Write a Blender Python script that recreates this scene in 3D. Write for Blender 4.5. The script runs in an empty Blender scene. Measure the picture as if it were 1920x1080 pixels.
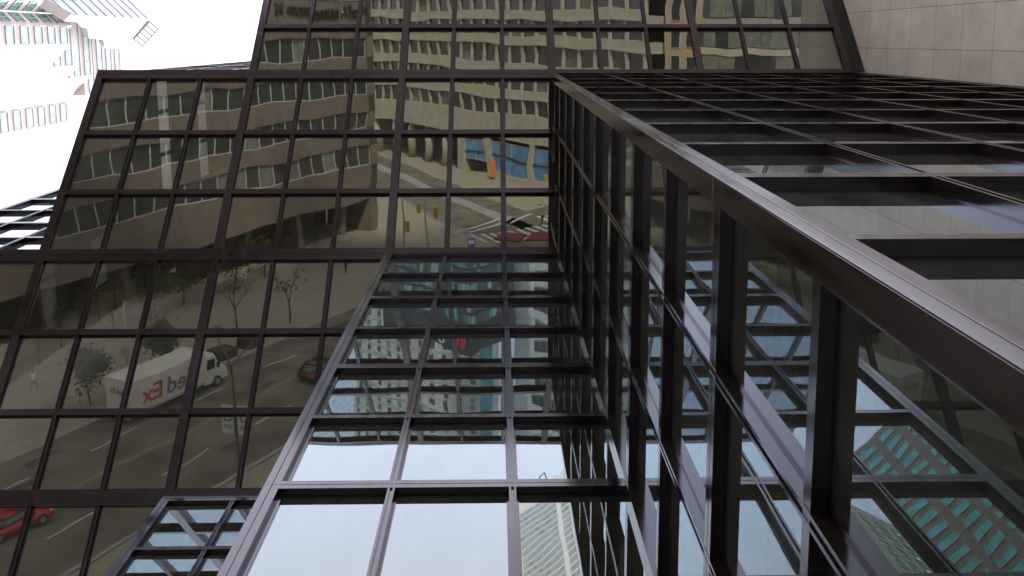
import bpy, bmesh, math, random
from mathutils import Vector, Matrix
random.seed(7)
R = math.radians
S = bpy.context.scene
C = S.collection

# ------------------------------------------------------------ camera
cam = bpy.data.cameras.new("camera")
cam_o = bpy.data.objects.new("camera", cam)
C.objects.link(cam_o)
right = Vector((0.99986, 0.00084, -0.01664))
up = Vector((0.00321, -0.98971, 0.14307))
fwd = Vector((0.01635, 0.1431, 0.98957))
M = Matrix((right, up, -fwd)).transposed().to_4x4()
M.translation = (0, 0, 1.6)
cam_o.matrix_world = M
cam.sensor_width = 36
cam.lens = 1777.6 / 1920 * 36
cam.shift_y = -(540 - 331.8) / 1920
cam.clip_start = 0.05
cam.clip_end = 4000
S.camera = cam_o
S.render.resolution_x, S.render.resolution_y = 1024, 576

# ------------------------------------------------------------ sky, sun, exposure
SUN_EL, SUN_AZ = R(50), R(12)          # sun stands behind the glass building (+Y), a little to +X
world = bpy.data.worlds.new("World")
S.world = world
world.use_nodes = True
nt = world.node_tree
nt.nodes.clear()
sky = nt.nodes.new("ShaderNodeTexSky")
sky.sky_type = 'NISHITA'
sky.sun_disc = False
sky.sun_elevation = SUN_EL
sky.sun_rotation = SUN_AZ
sky.dust_density = 5.0
sky.air_density = 1.0
veil = nt.nodes.new("ShaderNodeMixRGB")      # thin high cloud whitening the whole sky
veil.inputs[0].default_value = 0.82
veil.inputs[2].default_value = (15.6, 15.9, 17.6, 1)
bg = nt.nodes.new("ShaderNodeBackground")
bg.inputs[1].default_value = 0.10
out = nt.nodes.new("ShaderNodeOutputWorld")
nt.links.new(sky.outputs[0], veil.inputs[1])
nt.links.new(veil.outputs[0], bg.inputs[0])
nt.links.new(bg.outputs[0], out.inputs[0])
sun = bpy.data.lights.new("sun", 'SUN')
sun.energy = 4.2
sun.angle = R(3)
sun.color = (1.0, 0.93, 0.83)
sun_o = bpy.data.objects.new("sun", sun)
C.objects.link(sun_o)
sd = Vector((math.sin(SUN_AZ) * math.cos(SUN_EL), math.cos(SUN_AZ) * math.cos(SUN_EL), math.sin(SUN_EL)))
sun_o.rotation_euler = sd.to_track_quat('Z', 'Y').to_euler()
S.view_settings.view_transform = 'Standard'
S.view_settings.look = 'None'
S.view_settings.gamma = 1
S.view_settings.use_curve_mapping = False
S.view_settings.exposure = 0.75
S.cycles.max_bounces = 12
S.cycles.glossy_bounces = 6
S.cycles.transparent_max_bounces = 12
S.cycles.transmission_bounces = 4
S.cycles.diffuse_bounces = 3
S.cycles.sample_clamp_indirect = 8
S.cycles.caustics_reflective = False
S.cycles.use_denoising = True

# ------------------------------------------------------------ materials
def new_mat(name):
    m = bpy.data.materials.new(name)
    m.use_nodes = True
    n = m.node_tree.nodes
    b = n.get("Principled BSDF")
    return m, m.node_tree, n, b

def mat(name, col, rough=0.7, metal=0.0, var=0.0, vscale=1.0, bump=0.0, bscale=20.0, streak=None, spec=None):
    m, t, n, b = new_mat(name)
    b.inputs["Roughness"].default_value = rough
    b.inputs["Metallic"].default_value = metal
    if spec is not None:
        b.inputs["Specular IOR Level"].default_value = spec
    c = (*col, 1)
    if var or bump:
        geo = n.new("ShaderNodeNewGeometry")
        mp = n.new("ShaderNodeMapping")
        if streak: mp.inputs[3].default_value = streak
        t.links.new(geo.outputs["Position"], mp.inputs[0])
    if var:
        nz = n.new("ShaderNodeTexNoise"); nz.inputs["Scale"].default_value = vscale; nz.inputs["Detail"].default_value = 6
        t.links.new(mp.outputs[0], nz.inputs["Vector"])
        cr = n.new("ShaderNodeValToRGB")
        cr.color_ramp.elements[0].position = 0.3; cr.color_ramp.elements[1].position = 0.72
        cr.color_ramp.elements[0].color = (*[x * (1 - var) for x in col], 1)
        cr.color_ramp.elements[1].color = (*[min(1, x * (1 + var)) for x in col], 1)
        t.links.new(nz.outputs[0], cr.inputs[0]); t.links.new(cr.outputs[0], b.inputs["Base Color"])
        rr = n.new("ShaderNodeMapRange"); rr.inputs[3].default_value = max(0.02, rough - .12); rr.inputs[4].default_value = min(1, rough + .12)
        t.links.new(nz.outputs[0], rr.inputs[0]); t.links.new(rr.outputs[0], b.inputs["Roughness"])
    else:
        b.inputs["Base Color"].default_value = c
    if bump:
        nb = n.new("ShaderNodeTexNoise"); nb.inputs["Scale"].default_value = bscale; nb.inputs["Detail"].default_value = 4
        t.links.new(mp.outputs[0], nb.inputs["Vector"])
        bp = n.new("ShaderNodeBump"); bp.inputs["Strength"].default_value = bump; bp.inputs["Distance"].default_value = .01
        t.links.new(nb.outputs[0], bp.inputs["Height"]); t.links.new(bp.outputs[0], b.inputs["Normal"])
    return m

def glass_mat(name, ior=2.1, tint=(.88, .90, .86), gcol=(.82, .93, 1.0), gnear=(.98, .95, .76), tilt=.005, wave=.007):
    """coated insulating glass: mirror share by Fresnel, the rest passes through tinted; each pane sits slightly out of true and is wavy"""
    m, t, n, b = new_mat(name)
    n.remove(b)
    o = n.get("Material Output")
    geo = n.new("ShaderNodeNewGeometry")
    wn = n.new("ShaderNodeTexWhiteNoise"); wn.noise_dimensions = '1D'
    t.links.new(geo.outputs["Random Per Island"], wn.inputs["W"])
    sub = n.new("ShaderNodeVectorMath"); sub.operation = 'SUBTRACT'; sub.inputs[1].default_value = (.5, .5, .5)
    t.links.new(wn.outputs["Color"], sub.inputs[0])
    sc = n.new("ShaderNodeVectorMath"); sc.operation = 'SCALE'; sc.inputs["Scale"].default_value = tilt
    t.links.new(sub.outputs[0], sc.inputs[0])
    off = n.new("ShaderNodeVectorMath"); off.operation = 'SCALE'; off.inputs["Scale"].default_value = 40
    t.links.new(sub.outputs[0], off.inputs[0])
    pos = n.new("ShaderNodeVectorMath"); pos.operation = 'ADD'
    t.links.new(geo.outputs["Position"], pos.inputs[0]); t.links.new(off.outputs[0], pos.inputs[1])
    nz = n.new("ShaderNodeTexNoise"); nz.inputs["Scale"].default_value = .8; nz.inputs["Detail"].default_value = 1.0
    t.links.new(pos.outputs[0], nz.inputs["Vector"])
    nv = n.new("ShaderNodeVectorMath"); nv.operation = 'SUBTRACT'; nv.inputs[1].default_value = (.5, .5, .5)
    t.links.new(nz.outputs["Color"], nv.inputs[0])
    ns = n.new("ShaderNodeVectorMath"); ns.operation = 'SCALE'; ns.inputs["Scale"].default_value = wave
    t.links.new(nv.outputs[0], ns.inputs[0])
    a1 = n.new("ShaderNodeVectorMath"); a1.operation = 'ADD'
    t.links.new(geo.outputs["Normal"], a1.inputs[0]); t.links.new(ns.outputs[0], a1.inputs[1])
    ad = n.new("ShaderNodeVectorMath"); ad.operation = 'ADD'
    t.links.new(a1.outputs[0], ad.inputs[0]); t.links.new(sc.outputs[0], ad.inputs[1])
    nm = n.new("ShaderNodeVectorMath"); nm.operation = 'NORMALIZE'
    t.links.new(ad.outputs[0], nm.inputs[0])
    fr = n.new("ShaderNodeFresnel"); fr.inputs[0].default_value = ior
    inv = n.new("ShaderNodeMath"); inv.operation = 'SUBTRACT'; inv.inputs[0].default_value = 1
    t.links.new(fr.outputs[0], inv.inputs[1])
    pw = n.new("ShaderNodeMath"); pw.operation = 'POWER'; pw.inputs[1].default_value = 2.0
    t.links.new(inv.outputs[0], pw.inputs[0])
    f2 = n.new("ShaderNodeMath"); f2.operation = 'SUBTRACT'; f2.inputs[0].default_value = 1
    t.links.new(pw.outputs[0], f2.inputs[1])
    gl = n.new("ShaderNodeBsdfGlossy"); gl.inputs["Roughness"].default_value = 0.0; gl.inputs["Color"].default_value = (*gcol, 1)
    gm = n.new("ShaderNodeMixRGB"); gm.inputs[1].default_value = (*gnear, 1); gm.inputs[2].default_value = (*gcol, 1)
    gr = n.new("ShaderNodeMapRange"); gr.inputs[1].default_value = .20; gr.inputs[2].default_value = .34
    t.links.new(f2.outputs[0], gr.inputs[0]); t.links.new(gr.outputs[0], gm.inputs[0]); t.links.new(gm.outputs[0], gl.inputs["Color"])
    t.links.new(nm.outputs[0], gl.inputs["Normal"])
    tr = n.new("ShaderNodeBsdfTransparent"); tr.inputs["Color"].default_value = (*tint, 1)
    mx = n.new("ShaderNodeMixShader")
    t.links.new(f2.outputs[0], mx.inputs[0]); t.links.new(tr.outputs[0], mx.inputs[1]); t.links.new(gl.outputs[0], mx.inputs[2])
    dust = n.new("ShaderNodeBsdfDiffuse"); dust.inputs["Color"].default_value = (.42, .40, .33, 1)  # dust film that also lays a milky haze over the dark reflections
    dm = n.new("ShaderNodeMapping"); dm.inputs[3].default_value = (1.6, 1.6, .5)
    t.links.new(pos.outputs[0], dm.inputs[0])
    dn = n.new("ShaderNodeTexNoise"); dn.inputs["Scale"].default_value = 1.5; dn.inputs["Detail"].default_value = 7; dn.inputs["Roughness"].default_value = .65
    t.links.new(dm.outputs[0], dn.inputs["Vector"])
    dr = n.new("ShaderNodeMapRange"); dr.inputs[1].default_value = .35; dr.inputs[2].default_value = .75; dr.inputs[3].default_value = .02; dr.inputs[4].default_value = .09
    t.links.new(dn.outputs[0], dr.inputs[0])
    m2 = n.new("ShaderNodeMixShader")
    t.links.new(dr.outputs[0], m2.inputs[0]); t.links.new(mx.outputs[0], m2.inputs[1]); t.links.new(dust.outputs[0], m2.inputs[2])
    t.links.new(m2.outputs[0], o.inputs["Surface"])
    return m

def stone_mat(name, col, pw_, ph, axes='YZ', joint=.009, jcol=(.05, .045, .045), shift=(0, 0, 0), speck=.18):
    m, t, n, b = new_mat(name)
    b.inputs["Roughness"].default_value = .75
    geo = n.new("ShaderNodeNewGeometry")
    sp = n.new("ShaderNodeSeparateXYZ"); cb = n.new("ShaderNodeCombineXYZ")
    t.links.new(geo.outputs["Position"], sp.inputs[0])
    t.links.new(sp.outputs[axes[0]], cb.inputs[0]); t.links.new(sp.outputs[axes[1]], cb.inputs[1])
    mp = n.new("ShaderNodeMapping"); mp.inputs[1].default_value = shift
    t.links.new(cb.outputs[0], mp.inputs[0])
    br = n.new("ShaderNodeTexBrick")
    br.offset = .0; br.squash = 1
    br.inputs["Scale"].default_value = 1; br.inputs["Mortar Size"].default_value = joint; br.inputs["Mortar Smooth"].default_value = .3
    br.inputs["Brick Width"].default_value = pw_; br.inputs["Row Height"].default_value = ph
    br.inputs["Color1"].default_value = (*col, 1)
    br.inputs["Color2"].default_value = (*[c * .88 for c in col], 1)
    br.inputs["Mortar"].default_value = (*jcol, 1)
    t.links.new(mp.outputs[0], br.inputs["Vector"])
    nz = n.new("ShaderNodeTexNoise"); nz.inputs["Scale"].default_value = 26; nz.inputs["Detail"].default_value = 8; nz.inputs["Roughness"].default_value = .75
    t.links.new(geo.outputs["Position"], nz.inputs["Vector"])
    n2 = n.new("ShaderNodeTexNoise"); n2.inputs["Scale"].default_value = 1.1; n2.inputs["Detail"].default_value = 5
    t.links.new(geo.outputs["Position"], n2.inputs["Vector"])
    r1 = n.new("ShaderNodeMapRange"); r1.inputs[1].default_value = .35; r1.inputs[2].default_value = .65; r1.inputs[3].default_value = 1 - speck; r1.inputs[4].default_value = 1 + speck
    r2 = n.new("ShaderNodeMapRange"); r2.inputs[1].default_value = .3; r2.inputs[2].default_value = .7; r2.inputs[3].default_value = .88; r2.inputs[4].default_value = 1.1
    t.links.new(nz.outputs[0], r1.inputs[0]); t.links.new(n2.outputs[0], r2.inputs[0])
    mu = n.new("ShaderNodeMath"); mu.operation = 'MULTIPLY'
    t.links.new(r1.outputs[0], mu.inputs[0]); t.links.new(r2.outputs[0], mu.inputs[1])
    vm = n.new("ShaderNodeVectorMath"); vm.operation = 'SCALE'
    t.links.new(br.outputs["Color"], vm.inputs[0]); t.links.new(mu.outputs[0], vm.inputs["Scale"])
    t.links.new(vm.outputs[0], b.inputs["Base Color"])
    return m

BRONZE = mat('dark bronze metal', (.017, .0115, .009), .14, 0, .45, 1.0, 0, 20, (6, 6, .5))
BRONZE.node_tree.nodes['Principled BSDF'].inputs['IOR'].default_value = 1.8
BRONZE.node_tree.nodes['Principled BSDF'].inputs['Specular Tint'].default_value = (.86, .77, 1.0, 1)
BRONZE_D = mat('dark gasket', (.012, .011, .011), .6)
GLASS = glass_mat('coated glass')
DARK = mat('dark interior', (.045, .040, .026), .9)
GRANITE = stone_mat('pink granite', (.70, .61, .53), 1.09, 1.45, 'YZ', .007, (.12, .10, .09), (.84 + .0, .2, 0))

# ------------------------------------------------------------ mesh helpers
class MB:
    def __init__(s): s.v = []; s.f = []
    def poly(s, pts):
        i = len(s.v); s.v += [tuple(p) for p in pts]; s.f.append(tuple(range(i, i + len(pts))))
    def hexa(s, p):                     # 8 points: bottom 0-3, top 4-7
        i = len(s.v); s.v += [tuple(q) for q in p]
        for f in ((0, 3, 2, 1), (4, 5, 6, 7), (0, 1, 5, 4), (1, 2, 6, 5), (2, 3, 7, 6), (3, 0, 4, 7)): s.f.append(tuple(i + k for k in f))
    def box(s, x0, x1, y0, y1, z0, z1):
        s.hexa([(x0, y0, z0), (x1, y0, z0), (x1, y1, z0), (x0, y1, z0), (x0, y0, z1), (x1, y0, z1), (x1, y1, z1), (x0, y1, z1)])
    def prism(s, pts, z0, z1):          # plan polygon (counter-clockwise) extruded
        n = len(pts); i = len(s.v)
        s.v += [(p[0], p[1], z0) for p in pts] + [(p[0], p[1], z1) for p in pts]
        s.f.append(tuple(i + k for k in reversed(range(n)))); s.f.append(tuple(i + n + k for k in range(n)))
        for k in range(n): s.f.append((i + k, i + (k + 1) % n, i + n + (k + 1) % n, i + n + k))
    def tube(s, p0, p1, r0, r1=None, n=8):
        r1 = r0 if r1 is None else r1
        p0, p1 = Vector(p0), Vector(p1); d = (p1 - p0).normalized()
        a = d.orthogonal().normalized(); b = d.cross(a); i = len(s.v)
        for p, r in ((p0, r0), (p1, r1)):
            for k in range(n):
                t = 2 * math.pi * k / n; s.v.append(tuple(p + a * r * math.cos(t) + b * r * math.sin(t)))
        for k in range(n): s.f.append((i + k, i + (k + 1) % n, i + n + (k + 1) % n, i + n + k))
        s.f.append(tuple(i + k for k in reversed(range(n)))); s.f.append(tuple(i + n + k for k in range(n)))
    def build(s, name, m, parent=None, smooth=False, bevel=0):
        me = bpy.data.meshes.new(name); me.from_pydata(s.v, [], s.f); me.materials.append(m); me.validate(); me.update()
        if smooth:
            for p in me.polygons: p.use_smooth = True
        o = bpy.data.objects.new(name, me); C.objects.link(o)
        if parent: o.parent = parent; o.matrix_parent_inverse = parent.matrix_world.inverted()
        if bevel:
            bv = o.modifiers.new("bevel", 'BEVEL'); bv.width = bevel; bv.segments = 2; bv.limit_method = 'ANGLE'
        return o

def tag(o, label, cat, group=None):
    o['label'] = label; o['category'] = cat
    if group: o['group'] = group
    return o
def thing(name, label, cat, loc=(0, 0, 0), rz=0, group=None):
    o = bpy.data.objects.new(name, None); C.objects.link(o); o.location = loc; o.rotation_euler.z = rz
    o.empty_display_size = .5
    bpy.context.view_layer.update()
    return tag(o, label, cat, group)
def struct(o, kind='structure'): o['kind'] = kind; return o

class Frame:                            # a wall plane: origin, horizontal u, vertical v, outward n
    def __init__(s, o, u, v): s.o = Vector(o); s.u = Vector(u).normalized(); s.v = Vector(v).normalized(); s.n = s.u.cross(s.v)
    def p(s, a, b, d=0): return s.o + s.u * a + s.v * b + s.n * d
    def box(s, mb, a0, a1, b0, b1, d0, d1):
        mb.hexa([s.p(a0, b0, d0), s.p(a0, b0, d1), s.p(a1, b0, d1), s.p(a1, b0, d0), s.p(a0, b1, d0), s.p(a0, b1, d1), s.p(a1, b1, d1), s.p(a1, b1, d0)])

# ------------------------------------------------------------ THE GLASS BUILDING
W = 1.5
YB, ZB, H, D = .9826, 30.2446, 4.358, 4.5127
hz = H / 2
ALPHA = math.atan2(D, H)
LS = D / math.sin(ALPHA)
GD = .13                                # glass plane behind the cap plane
def X(k): return (k - 8) * W + .186
def Y(j): return YB + D * j
ZTOP = 118.0

bld = thing('glass_office_building', 'black framed glass office building stepping over the camera with leaning soffit glass', 'building', (4, 8, 0))
panes = []                              # (points, weight)
def add_pane(pts): panes.append([Vector(p) for p in pts])
n_part = {}
def part(mb, name, m, **k):
    if mb.v: return mb.build(name, m, bld, **k)

def clip_poly(pts, f):                  # keep f(p) <= 0
    out = []
    for i in range(len(pts)):
        a, b = pts[i], pts[(i + 1) % len(pts)]
        fa, fb = f(a), f(b)
        if fa <= 0: out.append(a)
        if (fa < 0) != (fb < 0) and abs(fa - fb) > 1e-9:
            out.append(a + (b - a) * (fa / (fa - fb)))
    return out

def transom(fr, a0, a1, b, thick):
    mb = MB()
    h = .2 if thick else .12
    if thick:
        fr.box(mb, a0, a1, b - h / 2, b + h / 2, -GD, -.012)
        fr.box(mb, a0, a1, b - h / 2, b - .008, -.012, 0)
        fr.box(mb, a0, a1, b + .006, b + h / 2, -.012, 0)
    else:
        fr.box(mb, a0, a1, b - h / 2, b + h / 2, -GD, -.004)
    fr.box(mb, a0, a1, b - h / 2 - .03, b + h / 2 + .03, -GD, -GD + .03)
    part(mb, 'transom', BRONZE)
def mullion(fr, a, b0, b1, wide=False):
    mb = MB()
    if wide:
        fr.box(mb, a - .1, a + .1, b0, b1, -GD, .004)
    else:
        fr.box(mb, a - .045, a + .045, b0, b1, -GD, -.022)
        fr.box(mb, a - .045, a - .018, b0, b1, -.022, .004)
        fr.box(mb, a + .018, a + .045, b0, b1, -.022, .004)
    fr.box(mb, a - .075 - (.05 if wide else 0), a + .075 + (.05 if wide else 0), b0, b1, -GD, -GD + .03)
    part(mb, 'mullion', BRONZE)

def wall_rows(z0, z1):
    ks = []
    k = math.ceil((ZB - z1) / hz - 1e-6)
    while ZB - k * hz >= z0:
        ks.append((ZB - k * hz, k % 2 == 0)); k += 1
    return ks

def flat_wall(fr, us, z0, z1, keep=None, ends=(False, False), skip_top=True, trim=(.1, .02)):
    """vertical curtain wall. us = mullion positions; keep(p) <= 0 keeps the part under a sloping edge"""
    rows = [(z, t) for z, t in wall_rows(z0, z1) if z0 + .3 < z < z1 - (.3 if skip_top else 0)]
    f = keep
    for i, u in enumerate(us):
        if (i == 0 and not ends[0]) or (i == len(us) - 1 and not ends[1]): continue
        zt = z1
        if f:
            lo, hi = z0, z1
            low_kept = f(fr.p(u, z0)) <= 0
            if low_kept and f(fr.p(u, z1)) <= 0: mullion(fr, u, z0, z1); continue
            for _ in range(30):
                mid = (lo + hi) / 2
                if (f(fr.p(u, mid)) <= 0) == low_kept: lo = mid
                else: hi = mid
            if low_kept: zt = lo
            elif lo < z1 - .2: mullion(fr, u, lo, z1); continue
            else: continue
        if zt > z0 + .2: mullion(fr, u, z0, zt)
    for z, t in rows:
        a0, a1 = us[0], us[-1]
        if f:
            fa, fb = f(fr.p(a0, z)), f(fr.p(a1, z))
            if fa > 0 and fb > 0: continue
            if fa > 0: a0 = a0 + (a1 - a0) * fa / (fa - fb)
            elif fb > 0: a1 = a1 + (a0 - a1) * fb / (fb - fa)
        transom(fr, max(a0, us[0] + trim[0]), min(a1, us[-1] - trim[1]), z, t)
    zs = sorted([z0] + [z for z, _ in rows] + [z1])
    for i in range(len(us) - 1):
        for j in range(len(zs) - 1):
            q = [fr.p(us[i], zs[j], -GD + .02), fr.p(us[i + 1], zs[j], -GD + .02), fr.p(us[i + 1], zs[j + 1], -GD + .02), fr.p(us[i], zs[j + 1], -GD + .02)]
            if f: q = clip_poly(q, f)
            if len(q) >= 3: add_pane(q)

def slope(p):                           # > 0 above the glass plane of the leaning soffit
    return (p.z - (ZB + .10)) + (p.y - YB) * (H / D)

def corner_post(x, j, z0, z1):
    """square clad post on a convex corner: two plates per face, joints at every storey"""
    y = Y(j)
    mb = MB()
    mb.box(x - .088, x + .10, y + .012, y + .2, z0, z1)
    zs = [z0] + sorted(z for z, t in wall_rows(z0 + .2, z1 - .2) if t) + [z1]
    for a, b in zip(zs[:-1], zs[1:]):
        a += .002; b -= .002
        mb.box(x - .10, x - .004, y, y + .012, a, b); mb.box(x + .004, x + .10, y, y + .012, a, b)
        mb.box(x - .10, x - .088, y + .012, y + .2, a, b)
    # neck toward the glass on both sides
    mb.box(x + .1, x + .16, y + .08, y + .12, z0, z1)
    mb.box(x - .03, x + .02, y + .2, y + .26, z0, z1)
    part(mb, 'corner_post', BRONZE, bevel=.003)

# lower stepped walls: facing -Y between idx k0..k1 at step j, their tops under the soffit
def zs_at(j): return ZB - H * j
for (k0, k1, j, z0) in ((9, 15, 0, 0), (6, 9, 1, 0), (3, 6, 2, 0), (0, 3, 3, 0), (-3, 0, 4, 0)):
    fr = Frame((0, Y(j), 0), (1, 0, 0), (0, 0, 1))
    flat_wall(fr, [X(k) for k in range(k0, k1 + 1)], z0, zs_at(j) - .02, None, ends=(False, k1 == 15))
    transom(fr, X(k0) + .1, X(k1) - .02, zs_at(j) - .12, True)
    corner_post(X(k0), j, z0, zs_at(j) + .02)
    mb = MB(); mb.box(X(k0) - .085, X(k0) + .12, Y(j + 1) - .03, Y(j + 1) + .22, z0, zs_at(j + 1) - .1); part(mb, 'corner_post', BRONZE)
    # side wall facing -X, running back to the next step
    fs = Frame((X(k0) - .06, Y(j), 0), (0, -1, 0), (0, 0, 1))
    flat_wall(fs, [-D + .0, -D * 2 / 3, -D / 3, 0], z0, zs_at(j) - .02, slope, trim=(-.09, .2))

# leaning soffit
fa = Frame((0, YB, ZB), (1, 0, 0), (0, -math.sin(ALPHA), math.cos(ALPHA)))
def sv(s): return -s * LS
for (k0, k1, s_hi, s_lo) in ((9, 15, -1, 0), (6, 9, -1, 1), (3, 6, -1, 2), (0, 3, 0, 3), (-3, 0, 1, 4), (-6, -3, 2, 5)):
    ss = []
    for j in range(s_hi, s_lo + 1):
        ss.append((j, True))
        if j > s_hi: ss += [(j - .315, False), (j - .643, False)]
    ss = sorted(ss)
    for k in range(k0, k1):
        for (s0, _), (s1, _) in zip(ss[:-1], ss[1:]):
            add_pane([fa.p(X(k), sv(s1), -GD + .02), fa.p(X(k + 1), sv(s1), -GD + .02), fa.p(X(k + 1), sv(s0), -GD + .02), fa.p(X(k), sv(s0), -GD + .02)])
    for s, t in ss:
        mb = MB()
        a0, a1 = X(k0) + (0 if k0 % 3 else .1), X(k1) - .1 + (.2 if k1 == 15 else 0)
        b = sv(s)
        if t:
            fa.box(mb, a0, a1, b - .19, b + .15, -GD, -.012)
            fa.box(mb, a0, a1, b - .19, b - .03, -.012, -.004)
            fa.box(mb, a0, a1, b - .02, b + .15, -.012, -.004)
        else:
            fa.box(mb, a0, a1, b - .075, b + .075, -GD, -.004)
        h = .2 if t else .11
        fa.box(mb, a0, a1, b - h, b + h, -GD, -GD + .03)
        part(mb, 'transom', BRONZE)
runs = {}
for k in range(-6, 16):
    hi = -1 if k >= 3 else (0 if k >= 0 else (1 if k >= -3 else 2))
    lo = 0 if k > 9 else (1 if k > 6 else (2 if k > 3 else (3 if k > 0 else (4 if k > -3 else 5))))
    if k == 9: lo = 0
    if k in (6,): lo = 1
    if k in (3,): lo = 2
    if k == 0: lo = 3
    if k == -3: lo = 4
    # inner corners: the line k continues along the side wall's foot down to the next step
    mullion(fa, X(k), sv(lo) - .1, sv(hi) + .15, wide=(k % 3 == 0))

# upper walls rising from the soffit's upper edges
for (k0, k1, j) in ((0, 3, 0), (-3, 0, 1), (-6, -3, 2), (3, 15, -1)):
    fr = Frame((0, Y(j), 0), (1, 0, 0), (0, 0, 1))
    zt = 62.0 if j >= 0 else ZTOP
    flat_wall(fr, [X(k) for k in range(k0, k1 + 1)], zs_at(j) + .05, zt, None)
    corner_post(X(k0), j, zs_at(j) - .05, zt)
    fs = Frame((X(k0) - .06, Y(j), 0), (0, -1, 0), (0, 0, 1))
    flat_wall(fs, [-D, -D * 2 / 3, -D / 3, 0], zs_at(j) - H + .1, zt, (lambda p: (ZB + .16) - p.z - (p.y - YB) * (H / D)), trim=(-.09, .2))
    if j in (0, 1):
        for dz0, dz1 in ((.3, 3.05), (5.75, 8.65), (10.15, 13.0), (14.65, 17.4), (19.0, 21.8), (23.4, 31.0)):
            zc, top = zs_at(j) + dz0, zs_at(j) + dz1
            if top > zt: continue
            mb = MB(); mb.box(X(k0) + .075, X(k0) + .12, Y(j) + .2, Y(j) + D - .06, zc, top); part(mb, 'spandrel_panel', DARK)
    if j < 2:
        mb = MB(); mb.box(X(k0) - .16, X(k0) + .1, Y(j + 1) - .05, Y(j + 1) + .25, zs_at(j + 1) + .1, zt); part(mb, 'corner_post', BRONZE)
# window panes: the hundred that show largest are parts, the rest one mass
def weight(q):
    c = sum(q, Vector()) / len(q)
    d = c - Vector((0, 0, 1.6))
    nrm = (q[1] - q[0]).cross(q[2] - q[0])
    x = d.dot(right) / d.dot(fwd) * 1777.6 + 960; y = 331.8 - d.dot(up) / d.dot(fwd) * 1777.6
    if d.dot(fwd) < 0 or not (-60 < x < 1980 and -60 < y < 1140): return 0
    return abs(nrm.dot(d.normalized())) / d.length_squared
panes.sort(key=weight, reverse=True)
for q in panes[:99]:
    mb = MB(); mb.poly(q); part(mb, 'window_pane', GLASS)
mb = MB()
for q in panes[99:]: mb.poly(q)
o = part(mb, 'window_pane', GLASS); o['kind'] = 'stuff'

# inside: floor slabs set back from the glass, core walls, roof, added light blockers
for k in range(1, 7):
    z = ZB - H * k
    pl = [(X(9) + .4, Y(0) + .45), (X(15), Y(0) + .45), (X(15), 16)]
    if k == 1: pl += [(X(9) + .4, 16)]
    if k == 2: pl += [(X(6) + .4, 16), (X(6) + .4, Y(1) + .45), (X(9) + .4, Y(1) + .45)]
    if k >= 3: pl += [(X(3) + .4, 16), (X(3) + .4, Y(2) + .45), (X(6) + .4, Y(2) + .45), (X(6) + .4, Y(1) + .45), (X(9) + .4, Y(1) + .45)]
    mb = MB(); mb.prism(pl, z - .35, z)
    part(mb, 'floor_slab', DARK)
for nm, b in (('floor_slab', (X(4) + .5, X(15), Y(-1) + 1.0, 16, ZB + 8.3, ZB + 8.7)),  # ceiling added to block light leaking down through the soffit glass
              ('roof', (X(0) + .1, X(3) - .2, Y(0) + .3, 16.2, 61.6, 62)),
              ('roof', (X(-3) + .1, X(0) + .05, Y(1) + .3, 16.2, 61.6, 62)),
              ('roof', (X(-6) + .1, X(-3) + .05, Y(2) + .3, 16.2, 61.6, 62)),
              ('roof', (X(3), X(15) + .1, Y(-1) + .3, 30, 117.5, 118.4)),
              ('roof', (X(-9) + .1, X(-6) + .05, Y(3) + .3, 16.2, 61.6, 62)),
              ('floor_slab', (X(3) + .1, X(15), Y(-1) + .3, 16, ZB + 17, ZB + 17.4)),  # higher ceiling added to shut out sky showing through the soffit
              ('core_wall', (X(-13), 11, 16.25, 17, 0, 117.4)),  # core wall, stretched left to block a sky gap behind the soffit
              ('core_wall', (X(3) + 1.5, X(15), Y(-1) + 2.2, Y(-1) + 2.5, ZB + 8.8, 117.4))):
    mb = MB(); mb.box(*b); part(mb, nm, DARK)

# ------------------------------------------------------------ granite clad wing at the right
gw = thing('granite_tower_wing', 'pinkish grey granite clad wing standing right of the leaning glass', 'building', (20, 5, 0))
mb = MB(); mb.box(11.2, 34, -5.4, 18, 0, 125)
mb.build('wall', GRANITE, gw)
mb = MB(); mb.box(10.74, 11.19, YB + .003, YB + .5, 0, ZB + .3)
mb.build('flashing', BRONZE_D, gw)
mb = MB()
p = [fa.p(X(15) + .1, sv(.1), -.28), fa.p(X(15) + .1, sv(.1), -.06), fa.p(11.19, sv(.1), -.06), fa.p(11.19, sv(.1), -.28),
     fa.p(X(15) + .1, sv(-1.1), -.28), fa.p(X(15) + .1, sv(-1.1), -.06), fa.p(11.19, sv(-1.1), -.06), fa.p(11.19, sv(-1.1), -.28)]
mb.hexa(p)
mb.build('flashing', BRONZE_D, gw)

# ============================================================ THE STREET AND CITY OPPOSITE
U = Vector((.5, -.866, 0)); V = Vector((.866, .5, 0))   # along and across the street
def uv(u, v, z=0): return U * u + V * v + Vector((0, 0, z))
def quad(mb, pts, z): mb.poly([(p[0], p[1], z) for p in pts])

PAVING = stone_mat('pale paving', (.30, .272, .218), 1.2, 1.2, 'XY', .012, (.10, .09, .085), (0, 0, 0), .12)
ASPHALT = mat('asphalt', (.125, .114, .090), .85, 0, .42, .3, .3, 40)
PALE_ROAD = mat('pale worn concrete roadway', (.25, .25, .25), .8, 0, .2, .5)
KERB = mat('kerb concrete', (.30, .29, .27), .8, 0, .15, 2)
PAINT = mat('road paint white', (.55, .54, .50), .7, 0, .2, 3)
YPAINT = mat('road paint yellow', (.34, .26, .11), .7, 0, .2, 3)

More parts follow.
